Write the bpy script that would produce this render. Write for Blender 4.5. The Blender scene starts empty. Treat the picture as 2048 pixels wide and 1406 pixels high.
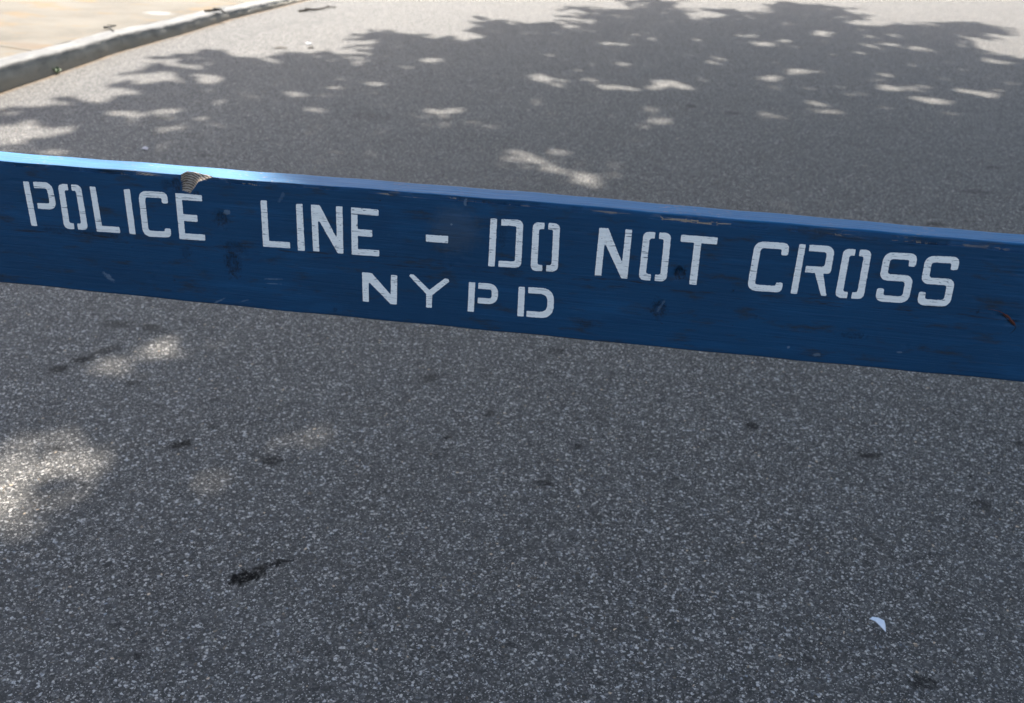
import bpy, bmesh, math, random
import numpy as np
from mathutils import Matrix, Vector
from mathutils.geometry import delaunay_2d_cdt

random.seed(7)
rng = np.random.default_rng(11)
scene = bpy.context.scene
col = scene.collection

# ------------------------------------------------------------------ camera
PITCH, ROLL = math.radians(26.308), math.radians(2.689)
CAM_H = 1.405
cp, sp = math.cos(PITCH), math.sin(PITCH)
cr, sr = math.cos(ROLL), math.sin(ROLL)
fwd = Vector((0, cp, -sp)); up0 = Vector((0, sp, cp)); right0 = Vector((1, 0, 0))
cam_r = cr * right0 + sr * up0
cam_u = -sr * right0 + cr * up0
cd = bpy.data.cameras.new('camera')
cam = bpy.data.objects.new('camera', cd); col.objects.link(cam)
m = Matrix((cam_r, cam_u, -fwd)).transposed().to_4x4()
m.translation = Vector((0, 0, CAM_H))
cam.matrix_world = m
cd.sensor_width = 36.0
cd.lens = 35.0
cd.clip_start = 0.05
cd.clip_end = 1000
cd.dof.use_dof = True
cd.dof.focus_distance = 1.36
cd.dof.aperture_fstop = 8.0
scene.camera = cam

# ------------------------------------------------------------------ light
SUN_AZ, SUN_EL = math.radians(-10), math.radians(50)       # azimuth clockwise from +Y
SH = np.array([math.sin(SUN_AZ), math.cos(SUN_AZ)])
SHIFT = 1 / math.tan(SUN_EL)
world = bpy.data.worlds.new('World'); scene.world = world
world.use_nodes = True
wn = world.node_tree.nodes; wl = world.node_tree.links
sky = wn.new('ShaderNodeTexSky'); sky.sky_type = 'NISHITA'; sky.sun_disc = False
sky.sun_elevation = SUN_EL; sky.sun_rotation = SUN_AZ
sky.air_density = 1.0; sky.dust_density = 2.5; sky.ozone_density = 0.65
bg = wn['Background']; bg.inputs['Strength'].default_value = 0.128
wl.new(sky.outputs[0], bg.inputs[0])
sd = bpy.data.lights.new('sun', 'SUN'); sd.energy = 4.9; sd.angle = math.radians(0.53)
sd.color = (1.0, 0.96, 0.89)
sun = bpy.data.objects.new('sun', sd); col.objects.link(sun)
sdir = Vector((SH[0] * math.cos(SUN_EL), SH[1] * math.cos(SUN_EL), math.sin(SUN_EL)))
sun.rotation_euler = sdir.to_track_quat('Z', 'Y').to_euler()
sun.location = sdir * 30

scene.view_settings.view_transform = 'Standard'
scene.view_settings.look = 'None'
scene.view_settings.gamma = 1.0
scene.view_settings.use_curve_mapping = False
scene.view_settings.exposure = 1.45
scene.cycles.use_denoising = True; scene.cycles.sample_clamp_indirect = 4.0; scene.cycles.max_bounces = 4; scene.cycles.diffuse_bounces = 2; scene.cycles.glossy_bounces = 2; scene.cycles.transmission_bounces = 2; scene.cycles.transparent_max_bounces = 4

# ------------------------------------------------------------------ helpers
def link(name, me, mats=(), parent=None, kind=None, label=None, cat=None, group=None):
    o = bpy.data.objects.new(name, me); col.objects.link(o)
    if me is not None:
        for mt in (mats if isinstance(mats, (list, tuple)) else [mats]):
            me.materials.append(mt)
    if parent is not None:
        o.parent = parent
    if kind: o['kind'] = kind
    if label: o['label'] = label
    if cat: o['category'] = cat
    if group: o['group'] = group
    return o

def pydata(name, v, f, smooth=False):
    me = bpy.data.meshes.new(name)
    me.from_pydata([tuple(map(float, p)) for p in v], [], [tuple(int(i) for i in q) for q in f]); me.update()
    if smooth:
        me.polygons.foreach_set('use_smooth', [True] * len(me.polygons))
    return me

class NT:
    """small helper round a material's node tree"""
    def __init__(s, name):
        s.mat = bpy.data.materials.new(name); s.mat.use_nodes = True
        s.n = s.mat.node_tree.nodes; s.l = s.mat.node_tree.links
        s.bsdf = s.n['Principled BSDF']
    def new(s, t, **kw):
        x = s.n.new(t)
        for k, v in kw.items(): setattr(x, k, v)
        return x
    def put(s, sock, v):
        if hasattr(v, 'is_linked') or isinstance(v, bpy.types.NodeSocket): s.l.new(v, sock)
        elif v is not None:
            if sock.type == 'RGBA' and not hasattr(v, '__len__'): v = (v, v, v, 1)
            if sock.type == 'RGBA' and len(v) == 3: v = (*v, 1)
            sock.default_value = v
    def obj(s):
        return s.new('ShaderNodeTexCoord').outputs['Object']
    def math(s, op, a, b=None, c=None, clamp=False):
        x = s.new('ShaderNodeMath', operation=op, use_clamp=clamp)
        s.put(x.inputs[0], a)
        if b is not None: s.put(x.inputs[1], b)
        if c is not None: s.put(x.inputs[2], c)
        return x.outputs[0]
    def vmath(s, op, a, b=None):
        x = s.new('ShaderNodeVectorMath', operation=op)
        s.put(x.inputs[0], a)
        if b is not None: s.put(x.inputs[1], b)
        return x.outputs['Value'] if op in ('LENGTH', 'DOT_PRODUCT', 'DISTANCE') else x.outputs[0]
    def noise(s, vec, scale=1.0, detail=3.0, rough=0.5, color=False, dist=0.0):
        x = s.new('ShaderNodeTexNoise', noise_dimensions=getattr(s, 'dim', '3D'))
        s.put(x.inputs['Vector'], vec); x.inputs['Scale'].default_value = scale
        x.inputs['Detail'].default_value = detail; x.inputs['Roughness'].default_value = rough
        x.inputs['Distortion'].default_value = dist
        return x.outputs['Color'] if color else x.outputs['Fac']
    def voro(s, vec, scale, feature='F1', rand=1.0, dim='3D'):
        x = s.new('ShaderNodeTexVoronoi', feature=feature, voronoi_dimensions=dim)
        s.put(x.inputs['Vector'], vec); x.inputs['Scale'].default_value = scale
        x.inputs['Randomness'].default_value = rand
        return x
    def ramp(s, fac, stops, interp='LINEAR'):
        x = s.new('ShaderNodeValToRGB'); e = x.color_ramp.elements; x.color_ramp.interpolation = interp
        while len(e) > 1: e.remove(e[-1])
        for i, (p, c) in enumerate(stops):
            if not hasattr(c, '__len__'): c = (c, c, c)
            q = e[0] if i == 0 else e.new(p)
            q.position = p; q.color = (*c, 1)
        s.put(x.inputs[0], fac)
        return x.outputs['Color']
    def step(s, v, a, b, lo=0.0, hi=1.0):
        x = s.new('ShaderNodeMapRange', interpolation_type='SMOOTHSTEP')
        s.put(x.inputs[0], v); x.inputs[1].default_value = a; x.inputs[2].default_value = b
        x.inputs[3].default_value = lo; x.inputs[4].default_value = hi
        return x.outputs[0]
    def mix(s, f, a, b, mode='MIX'):
        x = s.new('ShaderNodeMix', data_type='RGBA', blend_type=mode)
        s.put(x.inputs[0], f); s.put(x.inputs[6], a); s.put(x.inputs[7], b)
        return x.outputs[2]
    def xyz(s, v):
        x = s.new('ShaderNodeSeparateXYZ'); s.put(x.inputs[0], v); return x.outputs
    def comb(s, a, b, c):
        x = s.new('ShaderNodeCombineXYZ')
        for i, v in enumerate((a, b, c)): s.put(x.inputs[i], v)
        return x.outputs[0]
    def bump(s, h, strength, dist, normal=None):
        x = s.new('ShaderNodeBump'); s.put(x.inputs['Height'], h)
        x.inputs['Strength'].default_value = strength; x.inputs['Distance'].default_value = dist
        if normal is not None: s.put(x.inputs['Normal'], normal)
        return x.outputs[0]
    def out(s, color=None, rough=None, normal=None, spec=None):
        if color is not None: s.put(s.bsdf.inputs['Base Color'], color)
        if rough is not None: s.put(s.bsdf.inputs['Roughness'], rough)
        if normal is not None: s.put(s.bsdf.inputs['Normal'], normal)
        if spec is not None: s.put(s.bsdf.inputs['Specular IOR Level'], spec)
        return s.mat

def simple(name, c, rough=0.7, var=0.25, scale=40.0, spec=0.4):
    t = NT(name); n = t.noise(t.obj(), scale, 4, .6)
    k = t.math('MULTIPLY_ADD', n, 2 * var, 1 - var)
    return t.out(t.mix(1.0, c, t.comb(k, k, k), 'MULTIPLY'), rough, t.bump(n, .3, .002), spec)

# kerb line: base of the left kerb, and its height above the road (it drops towards a ramp)
KB = np.array([(-3.95, -8), (-3.62, -1), (-3.38, 4), (-3.19, 6.07), (-3.12, 6.62), (-3.02, 7.57), (-2.83, 8.44), (-2.68, 9.34),
               (-2.51, 10.0), (-2.33, 10.76), (-1.3, 14.5), (0.8, 20.0), (4.5, 28.0), (9, 37)])
def kerb_x(y): return float(np.interp(y, KB[:, 1], KB[:, 0]))
def kerb_h(y): return float(np.interp(y, [5.6, 6.14, 6.7, 7.6, 8.5, 9.4, 10.0, 10.7, 11.5], [.150, .145, .130, .112, .094, .076, .064, .05, .045]))

# ------------------------------------------------------------------ materials of the setting
STAINS = [  # x, y, half length, half width, angle, strength : tar, gum and oil spots on the road
    (-.547, 1.690, .034, .022, 35, 1.0), (-.510, 1.728, .026, .011, 45, .9), (-.468, 1.752, .018, .008, 30, .9),
    (-1.335, 2.585, .030, .022, 20, .8), (-1.29, 2.65, .030, .022, 25, .8), (-1.24, 2.72, .055, .02, 45, .6),
    (-1.17, 2.89, .030, .03, 20, .55), (-1.28, 2.905, .05, .03, 0, .5), (-1.13, 2.86, .03, .02, 0, .5),
    (-.85, 2.205, .028, .020, 40, .9), (-.60, 2.145, .024, .022, 10, .75), (-.06, 2.44, .014, .018, 0, .7),
    (-.24, 2.64, .035, .024, 30, .6), (-.163, 2.30, .014, .012, 0, .9), (.19, 2.29, .014, .016, 0, .8),
    (-.18, 2.21, .016, .015, 20, .7), (.10, 2.10, .022, .016, 0, .75), (.83, 1.475, .026, .020, 0, .7),
    (1.20, 2.10, .028, .028, 0, .6), (.98, 2.31, .032, .016, 0, .8), (.69, 2.44, .022, .020, 0, .8),
    (1.43, 2.41, .024, .022, 0, .6), (.14, 2.86, .026, .022, 0, .6), (-.085, 2.66, .012, .01, 0, .7),
    (-1.09, 2.52, .02, .018, 0, .6), (-.79, 2.30, .016, .014, 0, .6), (-1.16, 2.16, .018, .014, 0, .5),
    (-.05, 4.0, .03, .02, 0, .6), (.35, 4.3, .05, .04, 0, .35), (1.9, 4.35, .05, .03, 0, .6), (2.6, 5.4, .06, .03, 0, .5),
    (2.3, 4.9, .10, .03, 0, .45), (3.3, 6.1, .18, .05, 0, .5), (-.55, 4.45, .05, .04, 0, .45), (1.1, 6.6, .04, .05, 0, .6),
    (-.9, 5.9, .12, .10, 10, .25), (1.35, 6.45, .05, .04, 0, .5), (-1.6, 4.9, .05, .03, 20, .4), (-2.05, 5.62, .05, .03, 0, .5)]

_r = random.Random(3)
for _ in range(46):
    _y = _r.uniform(1.4, 3.4); STAINS.append((_r.uniform(-.55, .62) * _y, _y, _r.uniform(.004, .012), _r.uniform(.004, .010), _r.uniform(0, 90), _r.uniform(.5, .95)))

def road_material():
    t = NT('asphalt'); t.dim = '2D'; co = t.obj()
    X = t.xyz(co)
    wob = t.noise(co, 95, 2, .5, color=True)
    cw = t.vmath('ADD', co, t.vmath('MULTIPLY', t.vmath('SUBTRACT', wob, (.5, .5, .5)), (.006, .006, 0)))
    flat = t.vmath('MULTIPLY', cw, (1, 1, 0))
    def chips(scale, stops, lo, hi, off, edge=True):
        v = t.voro(t.vmath('ADD', flat, (off, off * .7, 0)), scale, 'F1', 1.0, '2D')
        e = t.voro(t.vmath('ADD', flat, (off, off * .7, 0)), scale, 'DISTANCE_TO_EDGE', 1.0, '2D') if edge else v
        c = t.xyz(v.outputs['Color'])
        val = t.ramp(c[0], stops, 'CONSTANT')
        mask = t.step(e.outputs['Distance'], lo, hi)
        return val, mask, c
    big = t.noise(co, .55, 3, .6)
    mid = t.noise(co, 5.0, 4, .6)
    # binder between the stones
    base = t.mix(t.step(mid, .3, .7), (.033, .0312, .0292), (.056, .053, .049))
    # small stones
    v2, m2, c2 = chips(360, [(0, .05), (.42, .068), (.60, .12), (.77, .26), (.89, .62)], .56, .40, 3.1, False)
    v2 = t.mix(1.0, v2, (1.09, 1.0, .89), 'MULTIPLY')
    k2 = t.step(c2[0], .41, .42)
    base = t.mix(t.math('MULTIPLY', m2, k2), base, v2)
    # larger stones, a tint for each
    v1, m1, c1 = chips(172, [(0, .05), (.52, .050), (.66, .10), (.82, .22), (.915, .58)], .05, .13, 0.0)
    tint = t.ramp(c1[1], [(0, (1.07, 1.0, .92)), (.40, (1.11, 1, .87)), (.8, (1.08, 1.0, .90)), (.975, (1.35, 1.0, .66))], 'CONSTANT')
    v1 = t.mix(1.0, v1, tint, 'MULTIPLY')
    k1 = t.step(c1[0], .51, .52)
    base = t.mix(t.math('MULTIPLY', m1, k1), base, v1)
    v3, m3, c3 = chips(92, [(0, .05), (.80, .030), (.86, .085), (.92, .15), (.975, .34)], .30, .22, 7.7, False)
    v3 = t.mix(1.0, v3, t.ramp(c3[1], [(0, (1, 1, 1)), (.5, (1.12, 1.0, .86)), (.85, (.94, 1.0, 1.08))], 'CONSTANT'), 'MULTIPLY')
    base = t.mix(t.math('MULTIPLY', m3, t.step(c3[0], .79, .80)), base, v3)
    clump = t.noise(co, 26, 3, .6)
    base = t.mix(t.step(clump, .52, .72, 0, .32), base, (.040, .039, .038))
    base = t.mix(t.step(clump, .48, .30, 0, .22), base, (.150, .146, .140))
    # pale dusty film, more of it towards the gutter and in large patches
    gut = t.math('SUBTRACT', 2.0, t.new('ShaderNodeAttribute', attribute_name='gutter').outputs['Fac'])     # metres right of the kerb
    film = t.math('MULTIPLY_ADD', big, .5, -.08, clamp=True)
    film = t.math('ADD', film, t.step(gut, 1.1, .15, 0, .28))
    film = t.math('MULTIPLY', film, t.math('MULTIPLY_ADD', mid, .8, .6), clamp=True)
    base = t.mix(t.math('MULTIPLY', film, .55), base, (.115, .110, .102))
    # dark wheel worn streaks near the kerb and tan grit at its foot
    streak = t.noise(t.vmath('MULTIPLY', t.comb(gut, X[1], 0), (5, .5, 1)), 1.0, 4, .6)
    base = t.mix(t.math('MULTIPLY', t.math('MULTIPLY', t.step(streak, .5, .68), t.step(gut, 1.3, .3)), .35), base, (.07, .066, .06))
    base = t.mix(t.math('MULTIPLY', t.step(gut, .075, .012), t.step(mid, .25, .6, .3, .9)), base, (.20, .13, .07))
    # spots of tar, oil and gum
    sn = t.noise(co, 60, 4, .65); sn2 = t.noise(co, 170, 2, .5)
    sd_ = t.new('ShaderNodeAttribute', attribute_name='stain').outputs['Fac']
    sk_ = t.new('ShaderNodeAttribute', attribute_name='stain_k').outputs['Fac']
    d = t.math('MULTIPLY_ADD', t.math('SUBTRACT', sn, .5), 1.9, t.math('SUBTRACT', 3.0, sd_))
    tot = t.math('MULTIPLY', t.step(d, 1.12, .62), sk_)
    tot = t.math('MULTIPLY', tot, t.step(sn2, .70, .54, .45, 1.0))
    base = t.mix(tot, base, (.003, .003, .0035))
    small = t.noise(co, 22, 2, .5)
    base = t.mix(t.step(small, .70, .77, 0, .6), base, (.02, .019, .02))
    h = t.math('ADD', t.math('MULTIPLY', m1, t.math('MULTIPLY_ADD', c1[2], .6, .4)), t.math('MULTIPLY', m2, .4))
    nb = t.bump(h, .75, .0030)
    nb = t.bump(mid, .25, .01, nb)
    rough = t.math('MULTIPLY_ADD', c1[2], .3, .55)
    return t.out(base, rough, nb, t.math('MULTIPLY_ADD', tot, -.2, .25))

def sidewalk_material():
    t = NT('sidewalk_concrete'); co = t.obj(); X = t.xyz(co)
    n1 = t.noise(co, 1.6, 5, .6); n2 = t.noise(co, 14, 4, .65); n3 = t.noise(co, 260, 2, .6)
    base = t.mix(t.step(n1, .3, .7), (.100, .086, .064), (.155, .136, .106))
    base = t.mix(t.step(n2, .50, .70, 0, .5), base, (.16, .125, .088))
    och = t.noise(t.vmath('ADD', co, (4.3, 1.2, 0)), 2.4, 3, .6)
    base = t.mix(t.step(och, .50, .64, 0, .75), base, (.175, .112, .048))
    speck = t.noise(co, 34, 3, .6)
    base = t.mix(t.step(speck, .66, .74, 0, .55), base, (.07, .055, .04))
    # white scuff of paint and a brown stain beside the joint
    def spot(x, y, a, b, ang):
        A = math.radians(ang); ca, sa = math.cos(A), math.sin(A)
        p = t.vmath('SUBTRACT', co, (x, y, 0))
        du = t.math('DIVIDE', t.vmath('DOT_PRODUCT', p, (ca, sa, 0)), a)
        dv = t.math('DIVIDE', t.vmath('DOT_PRODUCT', p, (-sa, ca, 0)), b)
        d = t.math('MULTIPLY_ADD', t.math('SUBTRACT', n2, .5), 1.6, t.vmath('LENGTH', t.comb(du, dv, 0)))
        return t.step(d, 1.1, .6)
    base = t.mix(t.math('MULTIPLY', spot(-3.15, 8.85, .13, .12, 20), .8), base, (.27, .262, .25))
    base = t.mix(t.math('MULTIPLY', spot(-3.34, 6.9, .22, .12, -20), .6), base, (.14, .095, .058))
    k = t.math('MULTIPLY_ADD', n3, .5, .75)
    base = t.mix(1.0, base, t.comb(k, k, k), 'MULTIPLY')
    return t.out(base, .85, t.bump(t.math('ADD', n3, n2), .4, .003), .3)

def kerb_material():
    t = NT('kerb_concrete'); co = t.obj(); X = t.xyz(co)
    n1 = t.noise(co, 6, 5, .65); n2 = t.noise(t.vmath('MULTIPLY', co, (8, 2.2, 30)), 1.0, 4, .6); n3 = t.noise(co, 180, 2, .6)
    base = t.mix(t.step(n1, .3, .7), (.20, .19, .17), (.40, .375, .33))
    at = t.new('ShaderNodeAttribute', attribute_name='rub').outputs['Fac']
    rub = t.math('MULTIPLY', at, t.step(n2, .30, .60, .68, .95))
    base = t.mix(rub, base, (.060, .060, .060))
    stain = t.noise(t.vmath('MULTIPLY', co, (7, 5, 22)), 1.0, 5, .7)
    base = t.mix(t.step(stain, .50, .68, 0, .75), base, (.075, .07, .062))
    pit = t.noise(co, 48, 3, .6)
    base = t.mix(t.step(pit, .62, .72, 0, .6), base, (.06, .058, .054))
    at2 = t.new('ShaderNodeAttribute', attribute_name='grit').outputs['Fac']
    base = t.mix(t.math('MULTIPLY', at2, t.step(n1, .25, .6, .4, .9)), base, (.26, .215, .155))
    k = t.math('MULTIPLY_ADD', n3, .4, .8)
    base = t.mix(1.0, base, t.comb(k, k, k), 'MULTIPLY')
    return t.out(base, .7, t.bump(t.math('ADD', n3, n1), .5, .004), .4)

M_ROAD = road_material(); M_WALK = sidewalk_material(); M_KERB = kerb_material()
M_DIRT = simple('joint_dirt', (.05, .042, .033), .95, .4, 60)

# ------------------------------------------------------------------ road, kerbs, sidewalks
xs = np.concatenate([[-260, -60, -20, -8, -4.5], np.arange(-3.4, 4.4, .022), [6, 8, 20, 60, 260]])
ys = np.concatenate([[-260, -60, -20, -6, 0], np.arange(1.15, 3.05, .012), np.arange(3.05, 12.5, .03), [14, 20, 60, 260]])
XX, YY = np.meshgrid(xs, ys); nx = len(xs); ny = len(ys)
stain = np.zeros_like(XX); stain_k = np.zeros_like(XX)
for (x, y, a, b, ang, k) in STAINS:
    A = math.radians(ang); ca, sa = math.cos(A), math.sin(A)
    d = np.hypot(((XX-x)*ca + (YY-y)*sa) / (a*1.15), (-(XX-x)*sa + (YY-y)*ca) / (b*1.15))
    val = np.clip(3 - d, 0, 3); stain_k = np.where(val > stain, k, stain_k); stain = np.maximum(stain, val)
I = np.arange(nx*ny).reshape(ny, nx)
F = np.stack([I[:-1, :-1], I[:-1, 1:], I[1:, 1:], I[1:, :-1]], -1).reshape(-1, 4)
road_me = bpy.data.meshes.new('road'); road_me.from_pydata(np.stack([XX, YY, 0*XX], -1).reshape(-1, 3).tolist(), [], F.tolist()); road_me.update()
gutter = np.clip(2.0 - np.abs(XX - np.interp(YY, KB[:, 1], KB[:, 0])), 0, 2)
for nm, dd in (('stain', stain), ('stain_k', stain_k), ('gutter', gutter)):
    at = road_me.attributes.new(nm, 'FLOAT', 'POINT'); at.data.foreach_set('value', dd.reshape(-1).astype(np.float32))
link('road', road_me, M_ROAD, kind='structure')
#link('road', pydata('road', v, f), M_ROAD, kind='structure')

def normal_at(y):
    d = np.array([kerb_x(y + .3) - kerb_x(y - .3), .6]); d /= np.hypot(*d)
    return d, np.array([d[1], -d[0]])                     # along, towards the road

def kerb_piece(name, y0, y1, parent, side=1, off=0.0, hfun=kerb_h):
    """one kerb stone between two stations: face, rounded nose, top, back"""
    ny = max(2, int((y1 - y0) / .045)); V = []; rub = []; grit = []
    prof_n = 11; kr = random.Random(int(y0 * 100))
    for j in range(ny + 1):
        y = y0 + (y1 - y0) * j / ny
        a, n = normal_at(y); p = np.array([kerb_x(y), y]) + n * off; n = n * side
        h = hfun(y) + .0025 * math.sin(y * 5.1) + .0015 * math.sin(y * 17.3 + 1)
        r = .026
        chip = max(0, kr.gauss(-.004, .0045))
        prof = [(0.004, -.02, 0, 1), (0.002, 0.012, 0, 1), (-.003, h * .30, .0, .95), (-.008, h * .55, .0, .5), (-.012, h - r, .45, 0),
                (-.015, h - r * .55, 1, 0), (-.024, h - r * .2, 1, 0), (-.042, h, 1, 0), (-.075, h + .002, 1, 0), (-.15, h + .004, .8, 0), (-.15, -.02, 0, 0)]
        for q, (d, z, rb, gr) in enumerate(prof):
            wob = .0018 * math.sin(y * 23 + q) + kr.gauss(0, .0022) - chip * (.9 if 3 < q < 8 else .2) if 1 < q < 9 else 0
            V.append((*(p + n * (d + wob)), z - (chip * .7 if 4 < q < 8 else 0) + (kr.gauss(0, .0012) if 3 < q < 9 else 0))); rub.append(rb); grit.append(gr)
    F = []
    for j in range(ny):
        for q in range(prof_n - 1):
            i = j * prof_n + q; F.append((i, i + prof_n, i + prof_n + 1, i + 1) if side > 0 else (i, i + 1, i + prof_n + 1, i + prof_n))
    e0 = len(V)                                            # end faces on vertices of their own, so that the nose stays smooth up to the joint
    for q in list(range(prof_n)) + list(range(ny * prof_n, (ny + 1) * prof_n)):
        V.append(V[q]); rub.append(rub[q]); grit.append(grit[q])
    F.append(tuple(range(e0, e0 + prof_n))); F.append(tuple(reversed(range(e0 + prof_n, e0 + 2 * prof_n))))
    me = pydata(name, V, F, True)
    for nm, data in (('rub', rub), ('grit', grit)):
        at = me.attributes.new(nm, 'FLOAT', 'POINT'); at.data.foreach_set('value', data)
    return link(name, me, M_KERB, parent)

kerb = bpy.data.objects.new('kerb', None); col.objects.link(kerb); kerb['kind'] = 'structure'
for a, b in ((-7.0, -2.2), (-2.2, 2.7), (2.7, 7.62), (7.62, 10.06), (10.06, 14.9), (14.9, 19.8)):
    kerb_piece('kerb_stone', a + .0008, b - .0008, kerb)
kerb_r = bpy.data.objects.new('kerb_right', None); col.objects.link(kerb_r); kerb_r['kind'] = 'structure'
for a, b in ((-4, 1), (1, 6), (6, 11), (11, 16)):
    kerb_piece('kerb_stone', a + .006, b - .006, kerb_r, -1, 9.4, lambda y: .15)

def flag(y0, y1, d0, d1, parent, side=1, off=0.0, hfun=kerb_h, skew=.30, name='paving_slab'):
    """a concrete slab between stations y0..y1, from d0 to d1 behind the kerb, with eased edges"""
    nu, nv = 14, 10; V = []; F = []
    for j in range(nv + 1):
        for i in range(nu + 1):
            y = y0 + (y1 - y0) * i / nu; d = d0 + (d1 - d0) * j / nv
            a, n = normal_at(y); p = np.array([kerb_x(y), y]) + n * (off - side * d) + a * skew * (d - .15)
            e = .004 if (i in (0, nu) or j in (0, nv)) else 0
            V.append((*p, hfun(y) + .006 + .006 * (d - .15) - e))
    F += [(j*(nu+1)+i, j*(nu+1)+i+1, (j+1)*(nu+1)+i+1, (j+1)*(nu+1)+i) for j in range(nv) for i in range(nu)]
    ring = [i for i in range(nu)] + [j*(nu+1)+nu for j in range(nv)] + [nv*(nu+1)+i for i in range(nu, 0, -1)] + [j*(nu+1) for j in range(nv, 0, -1)]
    b = len(V); V += [(V[i][0], V[i][1], V[i][2] - .05) for i in ring]
    F += [(ring[k], b + k, b + (k + 1) % len(ring), ring[(k + 1) % len(ring)]) for k in range(len(ring))]
    return link(name, pydata(name, V, F), M_WALK, parent)

def walk_bed(name, y0, y1, d1, side, off, hfun, skew):
    V = []; F = []; n_ = 40
    for i in range(n_ + 1):
        y = y0 + (y1 - y0) * i / n_; a, n = normal_at(y)
        for d in (.14, d1):
            p = np.array([kerb_x(y), y]) + n * (off - side * d) + a * skew * (d - .15)
            V.append((*p, hfun(y) - .012 + .006 * (d - .15)))
    F = [(2*i, 2*i+1, 2*i+3, 2*i+2) for i in range(n_)]
    return link(name, pydata(name, V, F), M_DIRT, kind='structure')

walk = walk_bed('sidewalk', -6.5, 18.5, 6.2, 1, 0, kerb_h, .3)
for a in (-5.9, -2.75, .4, 3.55, 6.70, 9.85, 13.0):
    flag(a + .007, a + 3.143, .157, 3.1, walk); flag(a + .007, a + 3.143, 3.114, 6.1, walk)
walk_r = walk_bed('sidewalk_right', -4, 15, 3.2, -1, 9.4, lambda y: .15, 0)
for a in (-4, -.9, 2.2, 5.3, 11.5):
    flag(a + .007, a + 3.093, .157, 3.1, walk_r, -1, 9.4, lambda y: .15, 0)
flag(8.407, 11.493, 1.6, 3.1, walk_r, -1, 9.4, lambda y: .15, 0)          # leaves an open tree pit beside the kerb

# ------------------------------------------------------------------ the barricade
PSI = math.radians(-6.6640)
barr = bpy.data.objects.new('police_barricade', None); col.objects.link(barr)
barr.location = (0, 1.2616, 0); barr.rotation_euler = (0, 0, PSI)
barr['label'] = 'weathered blue wooden police barricade with white stencilled lettering across the road'
barr['category'] = 'barricade'
PZ = 1.0                                                     # top arris of the plank
KNOTS = [(-.474, -.014, .009, .014, .8), (-.488, -.016, .010, .010, .45), (-.447, -.0245, .006, .004, .7), (-.413, -.058, .012, .014, .75), (-.403, -.124, .013, .026, .85), (-.398, -.100, .022, .012, .55), (-.471, -.114, .009, .013, .4), (.197, -.133, .013, .016, .8),
         (.219, -.078, .011, .012, 1.0), (-.07, -.006, .003, .005, .5), (-.09, -.098, .004, .0025, .8), (.292, -.096, .003, .003, .7), (.327, -.132, .003, .004, .6),
         (.604, -.096, .003, .004, .7), (.455, -.145, .022, .006, .5), (-.66, -.098, .03, .006, .45), (-.60, -.098, .05, .004, .6), (-.256, -.18, .004, .005, .6), (-.005, -.095, .012, .01, .4),
         (.10, -.165, .014, .006, .45), (-.02, -.045, .006, .03, .35), (.545, -.058, .006, .004, .5)]
SCUFF = [(-.594, -.163, .010, .004, -40, .45), (-.072, -.006, .0025, .005, 0, .5), (-.405, -.048, .006, .004, 20, .5), (-.345, -.142, .014, .0012, 4, .4), (-.345, -.149, .013, .001, 2, .35),
         (-.43, -.185, .012, .0015, 30, .4), (-.39, -.180, .008, .001, 20, .3), (.415, -.178, .006, .003, 10, .4), (.376, -.171, .002, .002, 0, .5), (-.09, -.038, .0015, .0015, 0, .8),
         (-.325, -.02, .003, .008, -30, .2), (.20, -.128, .002, .010, -25, .25), (.52, -.163, .004, .0012, 0, .4)]

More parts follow.
